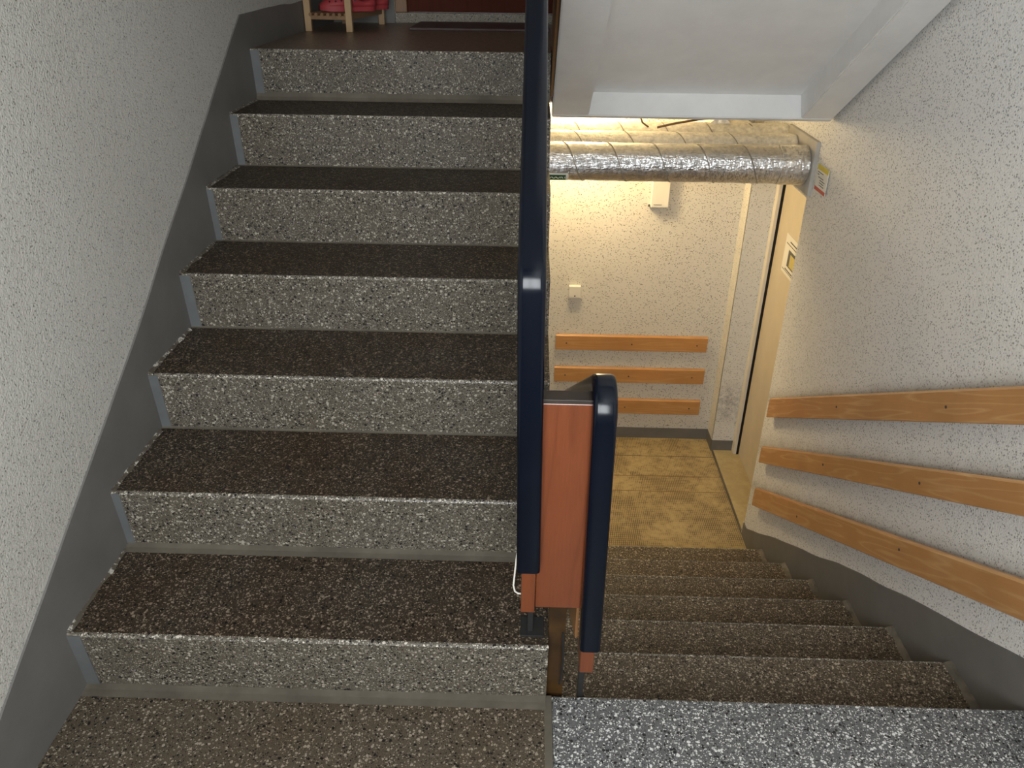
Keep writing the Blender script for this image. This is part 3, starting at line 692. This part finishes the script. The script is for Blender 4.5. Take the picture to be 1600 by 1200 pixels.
# hall ceiling lamp (warm)
lp = thing('ceiling_lamp', (0.22, 3.97, 0.93), 'warm glowing round ceiling lamp behind the foil pipes in the lower hall', 'lamp')
mm, nt, b = new_mat('lamp_glass'); b.inputs['Base Color'].default_value = (0.9, 0.85, 0.7, 1)
b.inputs['Emission Color'].default_value = (1.0, 0.74, 0.36, 1); b.inputs['Emission Strength'].default_value = 14
bm = B(); bmesh.ops.create_uvsphere(bm, u_segments=32, v_segments=16, radius=0.09)
for v in bm.verts: v.co = Vector((0.22+v.co.x, 3.97+v.co.y, 0.955+v.co.z*0.42))
obj('lamp_shade', bm, mm, lp, True)
obj('lamp_base', cyl((0.22, 3.97, 0.975), (0.22, 3.97, 0.9905), 0.096, 32), M_PLASTW, lp)
l = bpy.data.lights.new('hall_bulb', 'POINT'); l.energy = 14.5; l.color = (1.0, 0.76, 0.42); l.shadow_soft_size = 0.11
lo_ = bpy.data.objects.new('hall_bulb', l); COL.objects.link(lo_); lo_.location = (0.22, 3.97, 0.86)

# ---------------------------------------------------------------- upper landing: mat, rack, clogs
tag(obj('doormat', box(-0.565, 0.070, 3.845, YF-0.03, UP+0.0005, UP+0.011, 0.003), M_MAT), 'flat dark doormat in front of the dark red door', 'doormat')
rk = thing('shoe_rack', (-0.86, 3.95, UP), 'small pine shoe rack with slatted lower shelf on the upper landing', 'shoe rack')
corners = [(-0.985, 3.725), (-0.802, 3.705), (-0.742, 4.165), (-0.925, 4.185)]
zs = UP+0.048; zs2 = UP+0.30
for (cx, cy) in corners:
    obj('leg', box(cx-0.014, cx+0.014, cy-0.012, cy+0.012, UP+0.0003, UP+0.42, 0.002), M_PINE, rk)
def beam(a, b, w, z0, z1, bm=None, bev=0):
    bm = bm or B(); A = Vector((*a, 0)); C_ = Vector((*b, 0)); d = (C_-A).normalized(); s = Vector((-d.y, d.x, 0))*w/2
    vs = []
    for P_, z in ((A, z0), (A, z1), (C_, z1), (C_, z0)):
        vs.append((bm.verts.new((P_.x+s.x, P_.y+s.y, z)), bm.verts.new((P_.x-s.x, P_.y-s.y, z))))
    bm.faces.new([v[0] for v in vs]); bm.faces.new([v[1] for v in vs][::-1])
    for k in range(4): bm.faces.new((vs[k][0], vs[k][1], vs[(k+1) % 4][1], vs[(k+1) % 4][0]))
    bmesh.ops.recalc_face_normals(bm, faces=bm.faces); return bm
for z in (zs, zs2):
    for a, c in ((1, 2), (0, 3)): obj('side_rail', beam(corners[a], corners[c], 0.014, z, z+0.024), M_RACKBR, rk)
    for a, c in ((0, 1), (3, 2)): obj('cross_rail', beam(corners[a], corners[c], 0.014, z, z+0.015), M_RACKBR, rk)
    for k in range(7):
        t = (k+0.5)/7; a = [corners[0][i]+(corners[1][i]-corners[0][i])*t for i in (0, 1)]; c = [corners[3][i]+(corners[2][i]-corners[3][i])*t for i in (0, 1)]
        obj('slat', tube([(a[0], a[1]-0.012, z+0.019), (c[0], c[1]+0.01, z+0.019)], 0.0075, 10), M_RACKBR, rk, True)
def clog(name, toe, heel, z, label):
    T = Vector((*toe, z)); Hh = Vector((*heel, z)); ax = (Hh-T); L = ax.length; ax.normalize(); sd = Vector((-ax.y, ax.x, 0))
    root = thing(name, ((T+Hh)/2)[:], label, 'shoe', 'red clogs on the rack')
    def half(t):   # half width along the length, t 0 toe .. 1 heel
        return 0.047*(max(0.0, math.sin(math.pi*min(1, (t+0.02)*1.12+0.0)/1.0))**0.42 if t < 0.45 else 1)*(1-0.30*max(0, t-0.35)/0.65)*(1 if t < 0.86 else math.sqrt(max(0.02, 1-((t-0.86)/0.145)**2)))
    bm = B(); rings = []
    n = 26
    for i in range(n+1):
        t = i/n; w_ = max(0.006, half(t)); ring = []
        for a in (-1, -0.5, 0, 0.5, 1): ring.append(bm.verts.new(T+ax*(L*t)+sd*w_*a+Vector((0, 0, 0.0+0.006*(1-min(1, t*6))))))
        top = [bm.verts.new(T+ax*(L*t)+sd*w_*a*1.03+Vector((0, 0, 0.022))) for a in (1, 0.5, 0, -0.5, -1)]
        rings.append(ring+top)
    for a, c in zip(rings[:-1], rings[1:]):
        for k in range(10): bm.faces.new((a[k], a[(k+1) % 10], c[(k+1) % 10], c[k]))
    bm.faces.new(rings[0]); bm.faces.new(rings[-1][::-1]); bmesh.ops.recalc_face_normals(bm, faces=bm.faces)
    obj('sole', bm, M_CLOG, root, True, 60)
    # toe box dome (front 58 %)
    bm = B(); rows = []; m_ = 14
    for i in range(19):
        t = i/18*0.58; w_ = max(0.006, half(t))*1.0; hgt = 0.022+0.050*math.sin(min(1, (t+0.02)/0.42)*math.pi/2)**0.8
        rows.append([bm.verts.new(T+ax*(L*t)+sd*w_*math.cos(math.pi*k/m_)+Vector((0, 0, 0.016+(hgt-0.016)*math.sin(math.pi*k/m_)**0.7))) for k in range(m_+1)])
    for a, c in zip(rows[:-1], rows[1:]):
        for k in range(m_): bm.faces.new((a[k], a[k+1], c[k+1], c[k]))
    bm.faces.new(rows[0]); 
    bmesh.ops.recalc_face_normals(bm, faces=bm.faces)
    u = obj('upper', bm, M_CLOG, root, True, 60); so = u.modifiers.new('s', 'SOLIDIFY'); so.thickness = 0.004; so.offset = -1
    for (t, k) in ((0.16, 2.2), (0.26, 1.7), (0.36, 1.7), (0.46, 1.7), (0.20, 3.8), (0.30, 3.6), (0.40, 3.6), (0.16, 11.8), (0.26, 12.3), (0.36, 12.3), (0.46, 12.3), (0.2, 10.2), (0.3, 10.4), (0.4, 10.4), (0.25, 7), (0.35, 7)):
        w_ = half(t); hgt = 0.022+0.050*math.sin(min(1, (t+0.02)/0.42)*math.pi/2)**0.8; th = math.pi*k/m_
        c0 = T+ax*(L*t)+sd*w_*math.cos(th)+Vector((0, 0, 0.016+(hgt-0.016)*math.sin(th)**0.7))
        nn = (sd*math.cos(th)/w_+Vector((0, 0, math.sin(th)/(hgt-0.016)))).normalized()
        obj('vent_hole', cyl(c0-nn*0.001, c0+nn*0.0008, 0.0042, 10), M_HOLE, root)
    # low heel wall
    bm = B(); rows = []
    for s_ in [1-k/12*0.45 for k in range(13)] + []:
        pass
    path = [(t, 1) for t in [0.55+0.45*k/14 for k in range(15)]] + [(t, -1) for t in [1-0.45*k/14 for k in range(15)]]
    for t, sgn in path:
        w_ = half(t)*sgn; hh = 0.030+0.022*max(0, (0.75-t)/0.25) if t < 0.75 else 0.030+0.012*(t-0.75)/0.25
        base = T+ax*(L*t)+sd*w_
        rows.append([bm.verts.new(base+Vector((0, 0, 0.018))), bm.verts.new(base*1.0+Vector((0, 0, hh+0.008)))])
    for a, c in zip(rows[:-1], rows[1:]): bm.faces.new((a[0], a[1], c[1], c[0]))
    u = obj('heel_wall', bm, M_CLOG, root, True, 60); so = u.modifiers.new('s', 'SOLIDIFY'); so.thickness = 0.005; so.offset = 0
    # strap
    st = []
    for k in range(17):
        th = math.pi*k/16; t = 0.60+0.42*math.sin(th); w_ = 0.040*math.cos(th)
        st.append(T+ax*(L*t)+sd*w_+Vector((0, 0, 0.052+0.014*math.sin(th))))
    fr = []
    for k, p in enumerate(st):
        dd = (st[min(k+1, 16)]-st[max(k-1, 0)]).normalized(); a = Vector((0, 0, 1)); fr.append((a, dd.cross(a).normalized()))
    obj('strap', sweep(st, [(0.007, 0.0018), (-0.007, 0.0018), (-0.007, -0.0018), (0.007, -0.0018)], fr), M_CLOG, root, True)
    for sgn in (1, -1):
        c0 = T+ax*(L*0.60)+sd*0.0425*sgn+Vector((0, 0, 0.050)); obj('rivet', cyl(c0-sd*0.004*sgn, c0+sd*0.0025*sgn, 0.008, 16), M_INK, root, True)
zr = zs+0.0268
clog('clog', (-0.950, 3.800), (-0.722, 3.905), zr, 'red perforated foam clog on the lower rack shelf, nearer of the pair')
clog('clog', (-0.905, 3.940), (-0.690, 4.055), zr, 'red perforated foam clog on the lower rack shelf, farther one by the wall')
